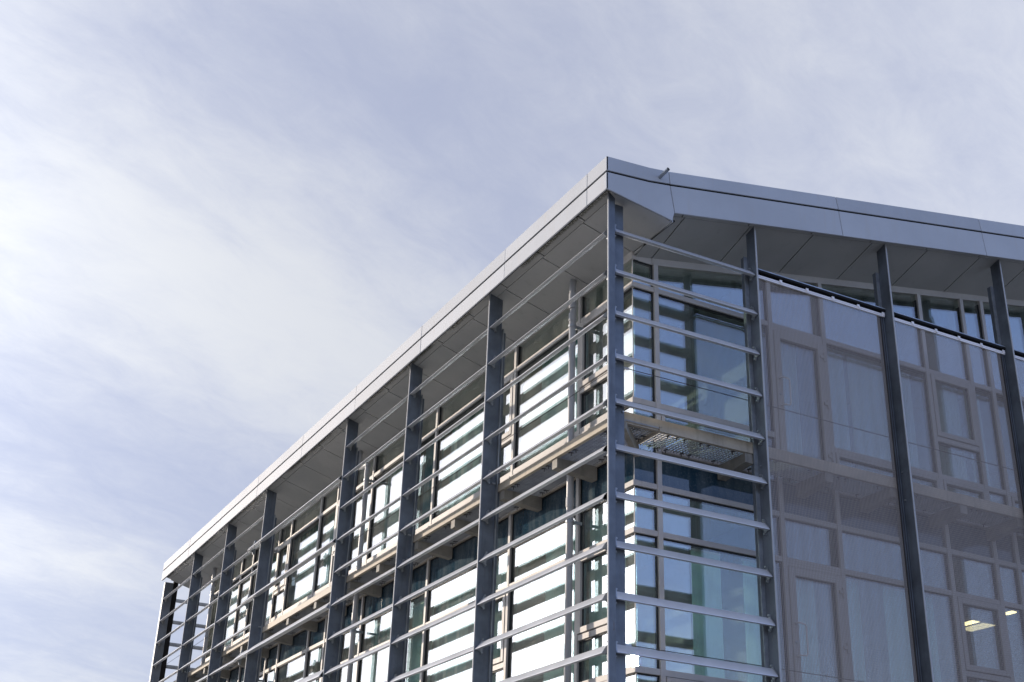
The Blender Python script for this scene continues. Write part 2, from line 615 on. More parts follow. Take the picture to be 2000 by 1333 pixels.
e = 0.004
gz = 0.015
upper = [[TOP[0], TOP[1], TOP[2], GRV[2], GRV[1], GRV[0]]]
lower = [[GRV[0], GRV[1], GRV[2], LOW[2], LOW[1], LOW[0]]]
MB().prism([yz(TOP[0]), yz(TOP[1]), yz(TOP[2], -e), yz(GRV[2], -e, gz), yz(GRV[1], 0, gz), yz(GRV[0], 0, gz)], (0, 0.025, 0)).build('fascia_panel', M['fascia'], B, bevel=0.004)
MB().prism([yz(GRV[0], 0, -gz), yz(GRV[1], 0, -gz), yz(GRV[2], -e, -gz), yz(LOW[2], -e), yz(LOW[1]), yz(LOW[0])], (0, 0.025, 0)).build('fascia_panel', M['fascia'], B, bevel=0.004)
for i in range(2, 6):
    MB().prism([yz(TOP[i], e), yz(TOP[i + 1], -e), yz(GRV[i + 1], -e, gz), yz(GRV[i], e, gz)], (0, 0.025, 0)).build('fascia_panel', M['fascia'], B, bevel=0.004)
    MB().prism([yz(GRV[i], e, -gz), yz(GRV[i + 1], -e, -gz), yz(LOW[i + 1], -e), yz(LOW[i], e)], (0, 0.025, 0)).build('fascia_panel', M['fascia'], B, bevel=0.004)
MB().prism([(-0.10, -0.134, 11.03), (0.54, -0.134, 11.08), (XEND, -0.134, 13.22), (XEND, -0.134, 12.60), (0.94, -0.134, 10.54), (0.88, -0.134, 10.40), (-0.10, -0.134, 10.56)],
           (0, 0.02, 0)).build('fascia_backing', M['dark'], B)

# overflow spout through the fascia
sp_ = MB()
sp_.tube([(0.70, -0.15, 10.985), (0.72, -0.34, 11.03)], 0.024, 14, closed=False)
sp_.tube([(0.72, -0.34, 11.03), (0.70, -0.15, 10.985)], 0.020, 14, closed=False)
sp_.build('overflow_spout', M['galv'], B, smooth=True)

# soffit, left side: narrow edge strip panels and main panels
seams = [-0.13] + [0.82 + 1.13 * i for i in range(20)] + [23.0]
seams = [s for s in seams if s <= 23.0]
for i in range(len(seams) - 1):
    a, b = seams[i] + 0.009, seams[i + 1] - 0.009
    pts = [(0.105, a, zl(0.105)), (0.105, b, zl(0.105)), (0.90, b, zl(0.90)), (0.90, a, zl(0.90))]
    MB().prism(pts, (0, 0, 0.02)).build('soffit_panel', M['soffit'], B)
    off = 0.06
    pts = [(-0.104, a - off, zl(-0.104)), (-0.104, b - off - 0.004, zl(-0.104)), (0.098, b - off - 0.004, zl(0.098)), (0.098, a - off, zl(0.098))]
    if i == 0:
        pts[0] = (-0.104, -0.132, zl(-0.104))
        pts[3] = (0.098, -0.132, zl(0.098))
    MB().prism(pts, (0, 0, 0.02)).build('soffit_strip', M['edge'], B)
MB().prism([(-0.104, -0.13, zl(-0.104) + 0.03), (-0.104, 22.98, zl(-0.104) + 0.03), (0.95, 22.98, zl(0.95) + 0.03), (0.95, -0.13, zl(0.95) + 0.03)],
           (0, 0, 0.02)).build('soffit_backing', M['dark'], B)
# soffit, right side
sx = [0.925, 1.20] + [2.315 + 1.125 * i for i in range(9)]
for i in range(len(sx) - 1):
    a, b = sx[i] + 0.009, sx[i + 1] - 0.009
    if b > XEND:
        b = XEND
    MB().prism([(a, 0.0, zr(a, 0)), (b, 0.0, zr(b, 0)), (b, GY + .02, zr(b, GY + .02)), (a, GY + .02, zr(a, GY + .02))], (0, 0, 0.02)).build('soffit_panel', M['soffit'], B)
    a2, b2 = a - 0.05 if i else a, b - 0.05
    MB().prism([(a2, -0.133, zr(a2, -.133)), (b2, -0.133, zr(b2, -.133)), (b2, -0.006, zr(b2, -.006)), (a2, -0.006, zr(a2, -.006))], (0, 0, 0.02)).build('soffit_strip', M['soffit'], B)
MB().prism([(0.93, -0.133, zr(.93, -.133) + .03), (XEND, -0.133, zr(XEND, -.133) + .03), (XEND, GY + .1, zr(XEND, GY + .1) + .03), (0.93, GY + .1, zr(.93, GY + .1) + .03)],
           (0, 0, 0.02)).build('soffit_backing', M['dark'], B)
MB().prism([(0.904, -0.133, 10.372), (0.904, GY, 10.372), (0.904, GY, 10.33), (0.904, GY - .2, 10.345), (0.904, -0.133, 10.58)], (0.016, 0, 0)).build('soffit_fold', M['soffit'], B)

# head trims over the glass
MB().box(GX - 0.012, GX + 0.10, GY - 0.012, YEND, 10.27, zl(GX) + 0.01).build('head_trim', M['frame'], B)
MB().box(GX + 0.10, 1.20, GY - 0.012, GY + 0.09, 10.262, 10.36).build('head_trim', M['frame'], B)
MB().prism([(1.205, GY - 0.014, 10.262), (XEND, GY - 0.014, zr(XEND, GY) - 0.10), (XEND, GY - 0.014, zr(XEND, GY) + 0.01), (1.205, GY - 0.014, zr(1.205, GY) + 0.01)],
           (0, 0.11, 0)).build('head_trim', M['frame'], B)

# --- floors, ceilings and inner walls (seen through the glass)
XI = GX + 0.11
YI = GY + 0.11
MB().prism([(XI, YI, 10.36), (XEND, YI, 12.36), (XEND, YI, 12.44), (XI, YI, 10.44)], (0, YEND - YI - .1, 0)).build('ceiling', M['ceil'], B)
MB().box(XI, XEND, YI, YEND - .1, 7.05, 7.47).build('floor_slab', M['slab'], B)
MB().box(XI, XEND, YI, YEND - .1, 3.58, 3.98).build('floor_slab', M['slab'], B)
MB().box(XI, XEND, YI, YEND - .1, 6.98, 7.045).build('ceiling', M['ceil'], B)
MB().box(6.0, 6.1, 6.0, YEND - .1, 0, 12.0).build('inner_wall', M['inner'], B)
MB().box(3.0, 3.08, YI + .06, 6.0, 3.98, 10.6).build('inner_wall', M['inner'], B)  # added partition, blocks sun passing through the corner room onto the walkway
MB().box(6.1, XEND, 6.0, 6.1, 0, 12.6).build('inner_wall', M['inner'], B)
MB().box(XI, 6.0, YEND - .12, YEND, 0, 10.5).build('end_wall', M['frame'], B)
MB().box(XEND, XEND + .1, GY, 6.1, 0, 13.0).build('end_wall', M['frame'], B)
MB().box(GX + .03, XI, GY + .03, YEND, 0, 3.55).build('plinth_wall', M['slab'], B)
MB().box(XI, XEND, GY + .03, YI, 0, 3.55).build('plinth_wall', M['slab'], B)

# --- glazing
WINDOWS = []


def frame_box(mb, axis, a0, a1, d0, d1, z0, z1):
    if axis == 'Y':
        mb.box(GX + d0, GX + d1, a0, a1, z0, z1)
    else:
        mb.box(a0, a1, GY + d0, GY + d1, z0, z1)


def pane(axis, a0, a1, z0, z1, parent, mat='glass', tilt=True, top=None, th=0.026):
    """double-glazed pane; its two faces sit th apart; each pane is very slightly out of true"""
    ca, cz = (a0 + a1) / 2, (z0 + z1) / 2
    mb = MB()
    zt1 = z1 - cz
    zt2 = (top if top is not None else z1) - cz
    ha = (a1 - a0) / 2
    if axis == 'Y':
        mb.prism([(0, -ha, z0 - cz), (0, ha, z0 - cz), (0, ha, zt2), (0, -ha, zt1)], (th, 0, 0))
        o = mb.build('pane' if mat == 'glass' else 'spandrel_panel', M[mat], parent)
        o.location = (GX + 0.012, ca, cz)
    else:
        mb.prism([(-ha, 0, z0 - cz), (ha, 0, z0 - cz), (ha, 0, zt2), (-ha, 0, zt1)], (0, th, 0))
        o = mb.build('pane' if mat == 'glass' else 'spandrel_panel', M[mat], parent)
        o.location = (ca, GY + 0.012, cz)
    if tilt and not (a0 < 0.95 and a1 < 1.3):
        k = rad(0.16)
        o.rotation_euler = ((random.uniform(-k, k) if axis == 'X' else 0), (random.uniform(-k, k) if axis == 'Y' else 0), random.uniform(-k, k))
    return o


def sash(axis, a0, a1, z0, z1, name='casement', width=0.085, handle=None):
    """opening sash: proud frame ring, dark shadow gap, pane"""
    mb = MB()
    g_ = 0.008
    p0, p1 = -0.045, 0.03
    frame_box(mb, axis, a0 + g_, a0 + width, p0, p1, z0 + g_, z1 - g_)
    frame_box(mb, axis, a1 - width, a1 - g_, p0, p1, z0 + g_, z1 - g_)
    frame_box(mb, axis, a0 + width, a1 - width, p0, p1, z0 + g_, z0 + width)
    frame_box(mb, axis, a0 + width, a1 - width, p0, p1, z1 - width, z1 - g_)
    o = mb.build(name, M['frame'], B, bevel=0.004)
    pane(axis, a0 + width - .005, a1 - width + .005, z0 + width - .005, z1 - width + .005, o)
    rb = MB()
    for q in ((a0 + width, a0 + width + .012), (a1 - width - .012, a1 - width)):
        frame_box(rb, axis, q[0], q[1], -0.012, 0.008, z0 + width, z1 - width)
    frame_box(rb, axis, a0 + width + .012, a1 - width - .012, -0.012, 0.008, z1 - width - .012, z1 - width)
    rb.build('gasket', M['gasket'], o)
    return o


def fixed(axis, a0, a1, z0, z1, mat='glass', top=None):
    """fixed light held in dark gaskets"""
    e_ = 0.004
    rb = MB()
    zt = min(z1, top) if top is not None else z1
    for q in ((a0 + e_, a0 + .016), (a1 - .016, a1 - e_)):
        if abs(q[0] - (GY if axis == 'Y' else GX)) < 0.05:
            continue                                   # silicone joint at the glass corner
        frame_box(rb, axis, q[0], q[1], -0.004, 0.06, z0, zt)
    if top is None:
        frame_box(rb, axis, a0 + .016, a1 - .016, -0.004, 0.06, z1 - .014, z1)
    if mat == 'glass':
        o = rb.build('window', M['gasket'], B)
        pane(axis, a0, a1, z0, z1, o, top=top)
    else:
        o = rb.build('gasket', M['gasket'], B)
        pane(axis, a0, a1, z0, z1, B, mat, top=top)
    return o


MW = 0.036          # half mullion width
LEVEL = 3.465


def mullion(axis, a, z0, z1, hw=MW):
    mb = MB()
    frame_box(mb, axis, a - hw, a + hw, -0.035, 0.10, z0, z1)
    mb.build('mullion', M['frame'], B, bevel=0.003)


def transom(axis, a0, a1, z0, z1, proud=-0.028):
    mb = MB()
    frame_box(mb, axis, a0, a1, proud, 0.098, z0, z1)
    mb.build('transom', M['frame'], B, bevel=0.003)


ML = [1.25, 2.17, 4.14, 5.08, 7.075, 8.05, 9.99, 11.03, 11.92, 12.93, 14.84, 15.68, 17.65, 18.60, 20.30, 21.26]
LEFT_CASE = {(1.25, 2.17), (4.14, 5.08), (11.03, 11.92), (14.84, 15.68)}
MR = [1.255, 2.97, 3.215, 4.20, 5.55, 6.23, 7.165, 7.62, 9.05, 10.1, 11.2]
RIGHT_CASE = {(6.23, 7.165)}
DOOR = {(3.215, 4.20)}


def bay(axis, a0, a1, corner=False, last=False):
    lo = a0 + (MW if not corner else 0.03)
    hi = a1 - MW
    key = (a0, a1)
    case = key in (LEFT_CASE if axis == 'Y' else RIGHT_CASE)
    door = axis == 'X' and key in DOOR
    tl, th_ = lo, hi
    if corner:
        tl = GX + 0.098 if axis == 'X' else GY - 0.028
        lo = a0 + 0.014
    for dz in (0, -LEVEL):
        up = dz == 0
        # upper light / clerestory
        if up:
            transom(axis, tl, th_, 9.832, 9.905)
            if axis == 'Y':
                fixed(axis, lo, hi, 9.905, 10.30)
            else:
                f = lambda x: max(10.27, zr(x, GY) - 0.09)
                fixed(axis, lo, hi, 9.905, f(lo), top=f(hi)) if not corner else fixed(axis, lo, hi, 9.905, 10.27)
        else:
            transom(axis, tl, th_, 6.367, 6.440)
            fixed(axis, lo, hi, 6.440, 6.985)
            transom(axis, tl, th_, 6.985, 7.058)
            fixed(axis, lo, hi, 7.058, 7.494, 'spandrel')
        if door:
            transom(axis, lo, hi, 9.79 + dz, 9.832 + dz)
            d = sash(axis, lo, hi, 7.56 + dz, 9.79 + dz, 'door', 0.115)
            hx, zz = lo + 0.055, 8.82 + dz
            hb = MB().tube([(hx, GY - .045, zz + .21), (hx, GY - .12, zz + .21), (hx + .10, GY - .12, zz + .20), (hx + .115, GY - .12, zz + .17), (hx + .115, GY - .12, zz - .17),
                            (hx + .10, GY - .12, zz - .20), (hx, GY - .12, zz - .21), (hx, GY - .045, zz - .21)], 0.011, 8)
            hb.build('handle', M['rail'], d, smooth=True)
            MB().tube([(hx, GY - .043, zz - .03), (hx, GY - .06, zz - .03)], 0.017, 10).build('lock', M['galv'], d)
            for hz in (9.56, 8.82, 8.02):
                h = MB()
                h.tube([(hi - .012, GY - .062, hz + dz - .07), (hi - .012, GY - .062, hz + dz + .07)], 0.013, 8)
                h.box(hi - .075, hi - .027, GY - .066, GY - .046, hz + dz - .02, hz + dz + .025)
                h.build('hinge', M['frame'], d)
            continue
        if case:
            sash(axis, lo, hi, 8.80 + dz, 9.832 + dz)
            transom(axis, lo, hi, 8.722 + dz, 8.798 + dz)
            fixed(axis, lo, hi, 8.195 + dz, 8.722 + dz)
        else:
            fixed(axis, lo, hi, 8.195 + dz, 9.832 + dz)
        transom(axis, tl, th_, 8.118 + dz, 8.195 + dz)
        if not corner and hi - lo > 0.4:
            sash(axis, lo, hi, 7.50 + dz, 8.118 + dz, 'hopper_window', 0.06)
        else:
            fixed(axis, lo, hi, 7.50 + dz, 8.118 + dz)


for i, m_ in enumerate(ML):
    mullion('Y', m_, 3.98, 10.285)
prev = GY
for i, m_ in enumerate(ML):
    bay('Y', prev, m_, corner=(i == 0))
    prev = m_
for i, m_ in enumerate(MR):
    mullion('X', m_, 3.98, max(10.26, zr(m_, GY) - 0.1))
prev = GX
for i, m_ in enumerate(MR):
    bay('X', prev, m_, corner=(i == 0))
    prev = m_
# pale sealed edge where the two corner panes meet
MB().box(GX + 0.002, GX + 0.013, GY + 0.002, GY + 0.013, 3.98, 10.262).build('corner_bead', M['frame'], B)

# --- columns
def column_left(y, big=False):
    c = MB()
    c.box(-0.012, 0.205, y - 0.006, y + 0.016, 0, zl(0.10) - 0.02)
    ob = c.build('column', M['steel'], B, bevel=0.002)
    # sloping head cut to the soffit
    MB().prism([(-0.012, y - 0.006, zl(0.10) - 0.02), (0.205, y - 0.006, zl(0.10) - 0.02), (0.205, y - 0.006, zl(0.205)), (-0.012, y - 0.006, zl(-0.012))], (0, 0.022, 0)).build('column_head', M['steel'], ob)
    MB().box(-0.024, -0.012, y - 0.008, y + 0.012, 0, zl(-0.02) - 0.004).build('column_flange', M['edgepaint'], ob)
    MB().box(0.205, 0.222, y - 0.050, y + 0.050, 0, 10.08).build('column_flange', M['galv'], ob)
    MB().box(0.222, 0.262, y - 0.030, y + 0.030, 0, 10.02).build('column_post', M['steel'], ob)
    bl = MB()
    for z in (7.62, 7.22, 4.15):
        for q in (0.155, 0.185):
            bl.tube([(q, y - 0.006, z), (q, y - 0.030, z)], 0.015, 6)
    bl.build('bolt', M['galv'], ob)['kind'] = 'stuff'
    return ob


for y in COLY:
    column_left(y)


def column_right(x):
    top = zr(x, 0.05)
    c = MB().box(x, x + 0.018, -0.022, 0.16, 0, top - 0.03)
    ob = c.build('column', M['steel'], B, bevel=0.002)
    MB().prism([(x, -0.022, top - .03), (x, 0.16, top - .03), (x, 0.16, zr(x, .16)), (x, -0.022, zr(x, -.022))], (0.018, 0, 0)).build('column_head', M['steel'], ob)
    MB().box(x - 0.003, x + 0.021, -0.032, -0.022, 0, zr(x, -.03) - .004).build('column_flange', M['edgepaint'], ob)
    zt = zr(x, .16) - 0.36
    MB().box(x - 0.062, x + 0.05, 0.16, 0.174, 0, zt).build('column_flange', M['galv'], ob)
    MB().box(x - 0.05, x - 0.038, 0.174, 0.24, 0, zt).build('column_post', M['steel'], ob)
    bl = MB()
    for z in (7.72, 7.32, 4.25):
        bl.tube([(x, 0.10, z), (x - 0.02, 0.10, z)], 0.012, 6)
    bl.build('bolt', M['galv'], ob)['kind'] = 'stuff'
    return ob


for x in COLX:
    column_right(x)

# corner column: stepped box
cc = MB()
cc.box(0.0, 0.092, -0.012, 0.012, 0, 10.50)
co_ = cc.build('column', M['steel'], B, bevel=0.003)
co_['label'] = 'thick corner column with stepped face'
MB().prism([(0.0, -0.012, 10.50), (0.092, -0.012, 10.50), (0.092, -0.012, 10.545), (0.0, -0.012, 10.62)], (0, 0.024, 0)).build('column_head', M['steel'], co_)
MB().box(0.06, 0.288, 0.100, 0.118, 0, 10.54).build('column_web', M['steel'], co_)
MB().box(0.078, 0.092, 0.012, 0.100, 0, 10.50).build('column_web', M['steel'], co_)
MB().box(-0.012, 0.0, -0.014, 0.010, 0, 10.60).build('column_flange', M['edgepaint'], co_)
bl = MB()
for z in (7.66, 7.60, 7.10, 8.28, 4.2):
    bl.tube([(0.262, 0.100, z), (0.262, 0.080, z)], 0.014, 6)
bl.build('bolt', M['galv'], co_)['kind'] = 'stuff'

# far end corner column
fe = MB().box(0.0, 0.232, ENDY, ENDY + 0.14, 0, 10.55).build('column', M['steel'], B, bevel=0.003)
fe['label'] = 'broad column at the far end of the long side'
MB().box(0.245, 0.37, ENDY + 0.02, ENDY + 0.12, 0, 10.62).build('column_web', M['dark'], fe)
MB().box(2.30, 2.34, ENDY, ENDY + 0.2, 0, 11.0).build('column', M['steel'], B)

# --- louvres
SEC = [(0.0, 0.0), (0.004, 0.009), (0.040, 0.050), (0.076, 0.088), (0.102, 0.112), (0.109, 0.111), (0.104, 0.032), (0.099, 0.026), (0.045, -0.002)]


def louver_mesh(axis, length, k=1.0):
    """blade: low sharp front edge, convex outer face, flat underside; runs along +axis from 0"""
    n = len(SEC)
    mb = MB()
    if axis == 'Y':
        mb.prism([(u_ * k, 0, v_ * k) for u_, v_ in SEC], (0, length, 0))
    else:
        mb.prism([(0, u_ * k, v_ * k) for u_, v_ in SEC], (length, 0, 0))
    return mb.mesh('louver', M['louver'])


def bracket_mesh(axis, k=1.0, side=1, front=False):
    """end plate shaped like the blade with a lug and bolt above and below"""
    th = 0.014 * side
    P = [(0.012, 0.000), (0.03, 0.044), (0.058, 0.076), (0.084, 0.104), (0.090, 0.145), (0.100, 0.158), (0.114, 0.158), (0.122, 0.145),
         (0.122, 0.11), (0.114, 0.03), (0.112, 0.0), (0.110, -0.040), (0.098, -0.054), (0.082, -0.050), (0.076, -0.02), (0.06, -0.008)]
    ears = ((0.106, 0.143), (0.095, -0.034))
    if front:
        P = [(-0.004, -0.006), (0.006, 0.022), (0.012, 0.060), (0.018, 0.118), (0.027, 0.130), (0.040, 0.130), (0.048, 0.118), (0.052, 0.078),
             (0.10, 0.122), (0.118, 0.115), (0.112, 0.02), (0.075, -0.004), (0.062, -0.048), (0.050, -0.058), (0.036, -0.052), (0.030, -0.014)]
        ears = ((0.033, 0.114), (0.048, -0.040))
    mb = MB()
    if axis == 'Y':
        f = lambda a, b, c=0: (a * k, c, b * k)
        ex = (0, th, 0)
    else:
        f = lambda a, b, c=0: (c, a * k, b * k)
        ex = (th, 0, 0)
    mb.prism([f(a, b) for a, b in P], ex)
    for a, b in ears:
        mb.tube([f(a, b, th), f(a, b, th + 0.020 * side)], 0.014 * k, 8)
    return mb.mesh('bracket', M['galv'])


# left louvres, one per bay and level
ys = [0.0] + COLY + [ENDY]
ends = {}
brY = bracket_mesh('Y', 1.0, 1)
brYb = bracket_mesh('Y', 1.0, -1)
brYw = bracket_mesh('Y', 1.55, 1)
for i in range(len(ys) - 1):
    y0, y1 = ys[i], ys[i + 1]
    wide = i == 3
    k = 1.55 if wide else 1.0
    a = y0 + (0.022 if i else 0.125)
    b = y1 - 0.012
    if wide:
        b = y1 + 0.75
        a = y0 + 0.03
    if i == 4:
        pass
    me = louver_mesh('Y', b - a, k)
    for q in range(0, 12):
        if wide and q % 2 == 0:
            continue
        z = 10.05 - 0.6 * q
        aa = a
        m2 = me
        if i == 4 and q % 2 == 1:
            aa = y0 + 0.77
            m2 = louver_mesh('Y', b - aa, k)
        o = link('louver', m2, B, loc=(-0.012 * (k if wide else 1) - (0.07 if wide else 0), aa, z - (0.03 if wide else 0)))
        o.rotation_euler = (rad(random.uniform(-.03, .03)), rad(random.uniform(-1.2, 1.2)), 0)
        if wide:
            o['label'] = 'deep long-span louvre blade'
        link('bracket', brYw if wide else brY, o, loc=(0, 0.0, 0))
        link('bracket', brYw if wide else brYb, o, loc=(0, (b - aa) + (-0.012 if wide else 0.0), 0))

# right louvres, corner bay only
brX = bracket_mesh('X', 1.0, 1, True)
brXb = bracket_mesh('X', 1.0, -1)
xa, xb = 0.105, COLX[0] - 0.012
meX = louver_mesh('X', xb - xa)
for q in range(0, 12):
    z = 10.05 - 0.6 * q
    o = link('louver', meX, B, loc=(xa, -0.012, z))
    o.rotation_euler = (rad(random.uniform(-1.2, 1.2)), rad(random.uniform(-.05, .05)), 0)
    link('bracket', brX, o, loc=(-0.010, 0, 0))
    link('bracket', brXb, o, loc=(xb - xa + 0.010, 0, 0))
# far end louvres
for q in range(0, 10):
    z = 10.05 - 0.6 * q
    mb = MB().prism([(0.37, ENDY + .02 + u_, z + v_) for u_, v_ in SEC], (1.93, 0, 0))
    mb.build('louver', M['galv'], B)

# --- walkways at each floor
def channel(mb, axis, a0, a1, d0, z0, z1, inward=0.05, t=0.008):
    """C-channel edge beam, web outside"""
    if axis == 'Y':
        mb.box(d0, d0 + t, a0, a1, z0, z1)
        mb.box(d0 + t, d0 + inward, a0, a1, z0, z0 + t)
        mb.box(d0 + t, d0 + inward, a0, a1, z1 - t, z1)
    else:
        mb.box(a0, a1, d0, d0 + t, z0, z1)
        mb.box(a0, a1, d0 + t, d0 + inward, z0, z0 + t)
        mb.box(a0, a1, d0 + t, d0 + inward, z1 - t, z1)


def bearer_mesh(axis):
    """tapered cantilever box arm below the grating"""
    mb = MB()
    if axis == 'X':
        mb.prism([(0.255, -0.065, -0.022), (0.255, -0.065, -0.15), (0.872, -0.065, -0.21), (0.872, -0.065, -0.02)], (0, 0.13, 0))
    else:
        mb.prism([(-0.065, 0.200, -0.022), (-0.065, 0.200, -0.15), (-0.065, 0.796, -0.21), (-0.065, 0.796, -0.02)], (0.13, 0, 0))
    return mb.mesh('bearer', M['bearer'])


def grating(x0, x1, y0, y1, z, along):
    """open steel grating: flat bearing bars and thin cross rods, real bars"""
    mb = MB()
    p = 0.050
    if along == 'Y':
        n = int((y1 - y0) / p)
        for i in range(n + 1):
            y = y0 + i * p
            mb.box(x0, x1, y, y + 0.004, z, z + 0.020)
        q = 0.06
        for i in range(int((x1 - x0) / q) + 1):
            x = x0 + i * q
            mb.box(x, x + 0.005, y0, y1, z + 0.010, z + 0.018)
    else:
        n = int((x1 - x0) / p)
        for i in range(n + 1):
            x = x0 + i * p
            mb.box(x, x + 0.004, y0, y1, z, z + 0.020)
        q = 0.06
        for i in range(int((y1 - y0) / q) + 1):
            y = y0 + i * q
            mb.box(x0, x1, y, y + 0.005, z + 0.010, z + 0.018)
    o = mb.build('grating', M['grate'], B)
    return o


def clip_mesh():
    mb = MB()
    mb.box(-0.035, 0.035, -0.006, 0.006, -0.012, -0.004)
    mb.tube([(0, 0, -0.004), (0.004, 0, -0.05)], 0.006, 6)
    mb.box(-0.05, -0.02, -0.005, 0.005, -0.022, -0.012)
    return mb.mesh('grating_clip', M['cable'])


bmX, bmY, clipm = bearer_mesh('X'), bearer_mesh('Y'), clip_mesh()
for lv in (0, 1):
    zf = 7.525 - LEVEL * lv
    zb0, zb1 = 7.505 - LEVEL * lv, 7.655 - LEVEL * lv
    yy = [0.12] + COLY + [ENDY]
    for i in range(len(yy) - 1):
        a, b = yy[i] + 0.03, yy[i + 1] - 0.02
        mb = MB()
        channel(mb, 'Y', a, b, 0.232, zb0, zb1 - 0.04)
        mb.build('edge_beam', M['beam'], B)
        mb = MB()
        channel(mb, 'Y', a, b, 0.846, zb0 - .01, zb0 + .05, 0.03)
        mb.build('wall_angle', M['beam'], B)
        n = 2 if b - a < 4 else 3
        for j in range(n):
            ga = a + (b - a) * j / n
            gb = a + (b - a) * (j + 1) / n
            gr = grating(0.290, 0.842, ga + 0.01, gb - 0.01, zf, 'Y')
            for xx in (0.33, 0.80) if lv == 0 else ():
                for yq in (ga + 0.30, ga + .42, gb - 0.30, gb - .42):
                    link('grating_clip', clipm, gr, loc=(xx, yq, zf))
            link('bearer', bmX, B, loc=(0, gb - (0.09 if j == n - 1 else 0), zf))
    xx_ = [0.288] + COLX
    for i in range(len(xx_) - 1):
        a, b = xx_[i] + (0.02 if i else 0.004), xx_[i + 1] - 0.06
        mb = MB()
        channel(mb, 'X', a, b, 0.180, zb0, zb1)
        mb.build('edge_beam', M['beam'], B)
        for j in range(2):
            ga = a + (b - a) * j / 2
            gb = a + (b - a) * (j + 1) / 2
            if i == 0 and j == 0:
                ga = 0.93
            gr = grating(ga + .01, gb - .01, 0.238, 0.76, zf, 'X')
            for yq in (0.28, 0.70) if lv == 0 else ():
                for xq in (ga + .25, ga + .37, gb - .25):
                    c_ = link('grating_clip', clipm, gr, loc=(xq, yq, zf))
                    c_.rotation_euler = (0, 0, rad(90))
            if not (i == 0 and j == 0):
                link('bearer', bmY, B, loc=(gb - (.05 if j else 0), 0, zf))
    grating(0.30, 0.93, 0.24, 0.76, zf, 'X')
    # diagonal corner bearer
    db = MB().prism([(0.27, 0.17, zf - .02), (0.27, 0.17, zf - .12), (0.87, 0.79, zf - .17), (0.87, 0.79, zf - .02)], (0.05, -0.05, 0))
    db.build('bearer', M['bearer'], B)
    # fall-arrest wire along the walkway
    zc_ = 8.28 - LEVEL * lv
    MB().tube([(0.28, 0.1, zc_), (0.28, ENDY, zc_)], 0.005, 6).build('safety_wire', M['cable'], B)
    MB().tube([(0.12, 0.25, zc_), (COLX[-1], 0.25, zc_)], 0.005, 6).build('safety_wire', M['cable'], B)
    MB().box(0.29, 0.46, 0.242, 0.258, zc_ - .012, zc_ + .012).build('wire_tensioner', M['galv'], B)

# --- downpipes
def downpipe(y_top, y_low):
    x = 0.67
    zt = zl(x)
    pts = [(x, y_top, zt), (x, y_top, 10.20)]
    if abs(y_top - y_low) > .05:
        pts += [(x, y_top - .01, 10.14), (x, y_top - .05, 10.09), (x, y_low + .06, 10.03), (x, y_low + .012, 10.0), (x, y_low, 9.93)]
    else:
        pts += [(x + .012, y_low, 10.12), (x + .02, y_low, 10.02), (x + .012, y_low, 9.94), (x, y_low, 9.88)]
    pts += [(x, y_low, 0.0)]
    o = MB().tube(pts, 0.049, 16).build('downpipe', M['pipe'], B, smooth=True)
    for z0, z1 in ((10.10, 10.22), (9.78, 9.90), (9.98, 10.03), (7.0, 7.13), (6.86, 6.89), (4.4, 4.5)):
        yy_ = y_top if z0 > 10.05 else y_low
        MB().tube([(x, yy_, z0), (x, yy_, z1)], 0.056, 16).build('pipe_collar', M['pipe'], o)
    for z in (9.70, 6.80):
        k = MB()
        k.box(x + .045, GX - .03, y_low - .012, y_low + .012, z - .02, z + .02)
        k.tube([(x, y_low, z - .02), (x, y_low, z + .02)], 0.058, 14)
        k.tube([(x + .10, y_low, z), (x + .10, y_low + .09, z)], 0.012, 8)
        k.build('pipe_clip', M['galv'], o)


downpipe(2.05, 2.05)
downpipe(10.31, 9.83)
downpipe(15.95, 15.55)
downpipe(20.48, 20.40)

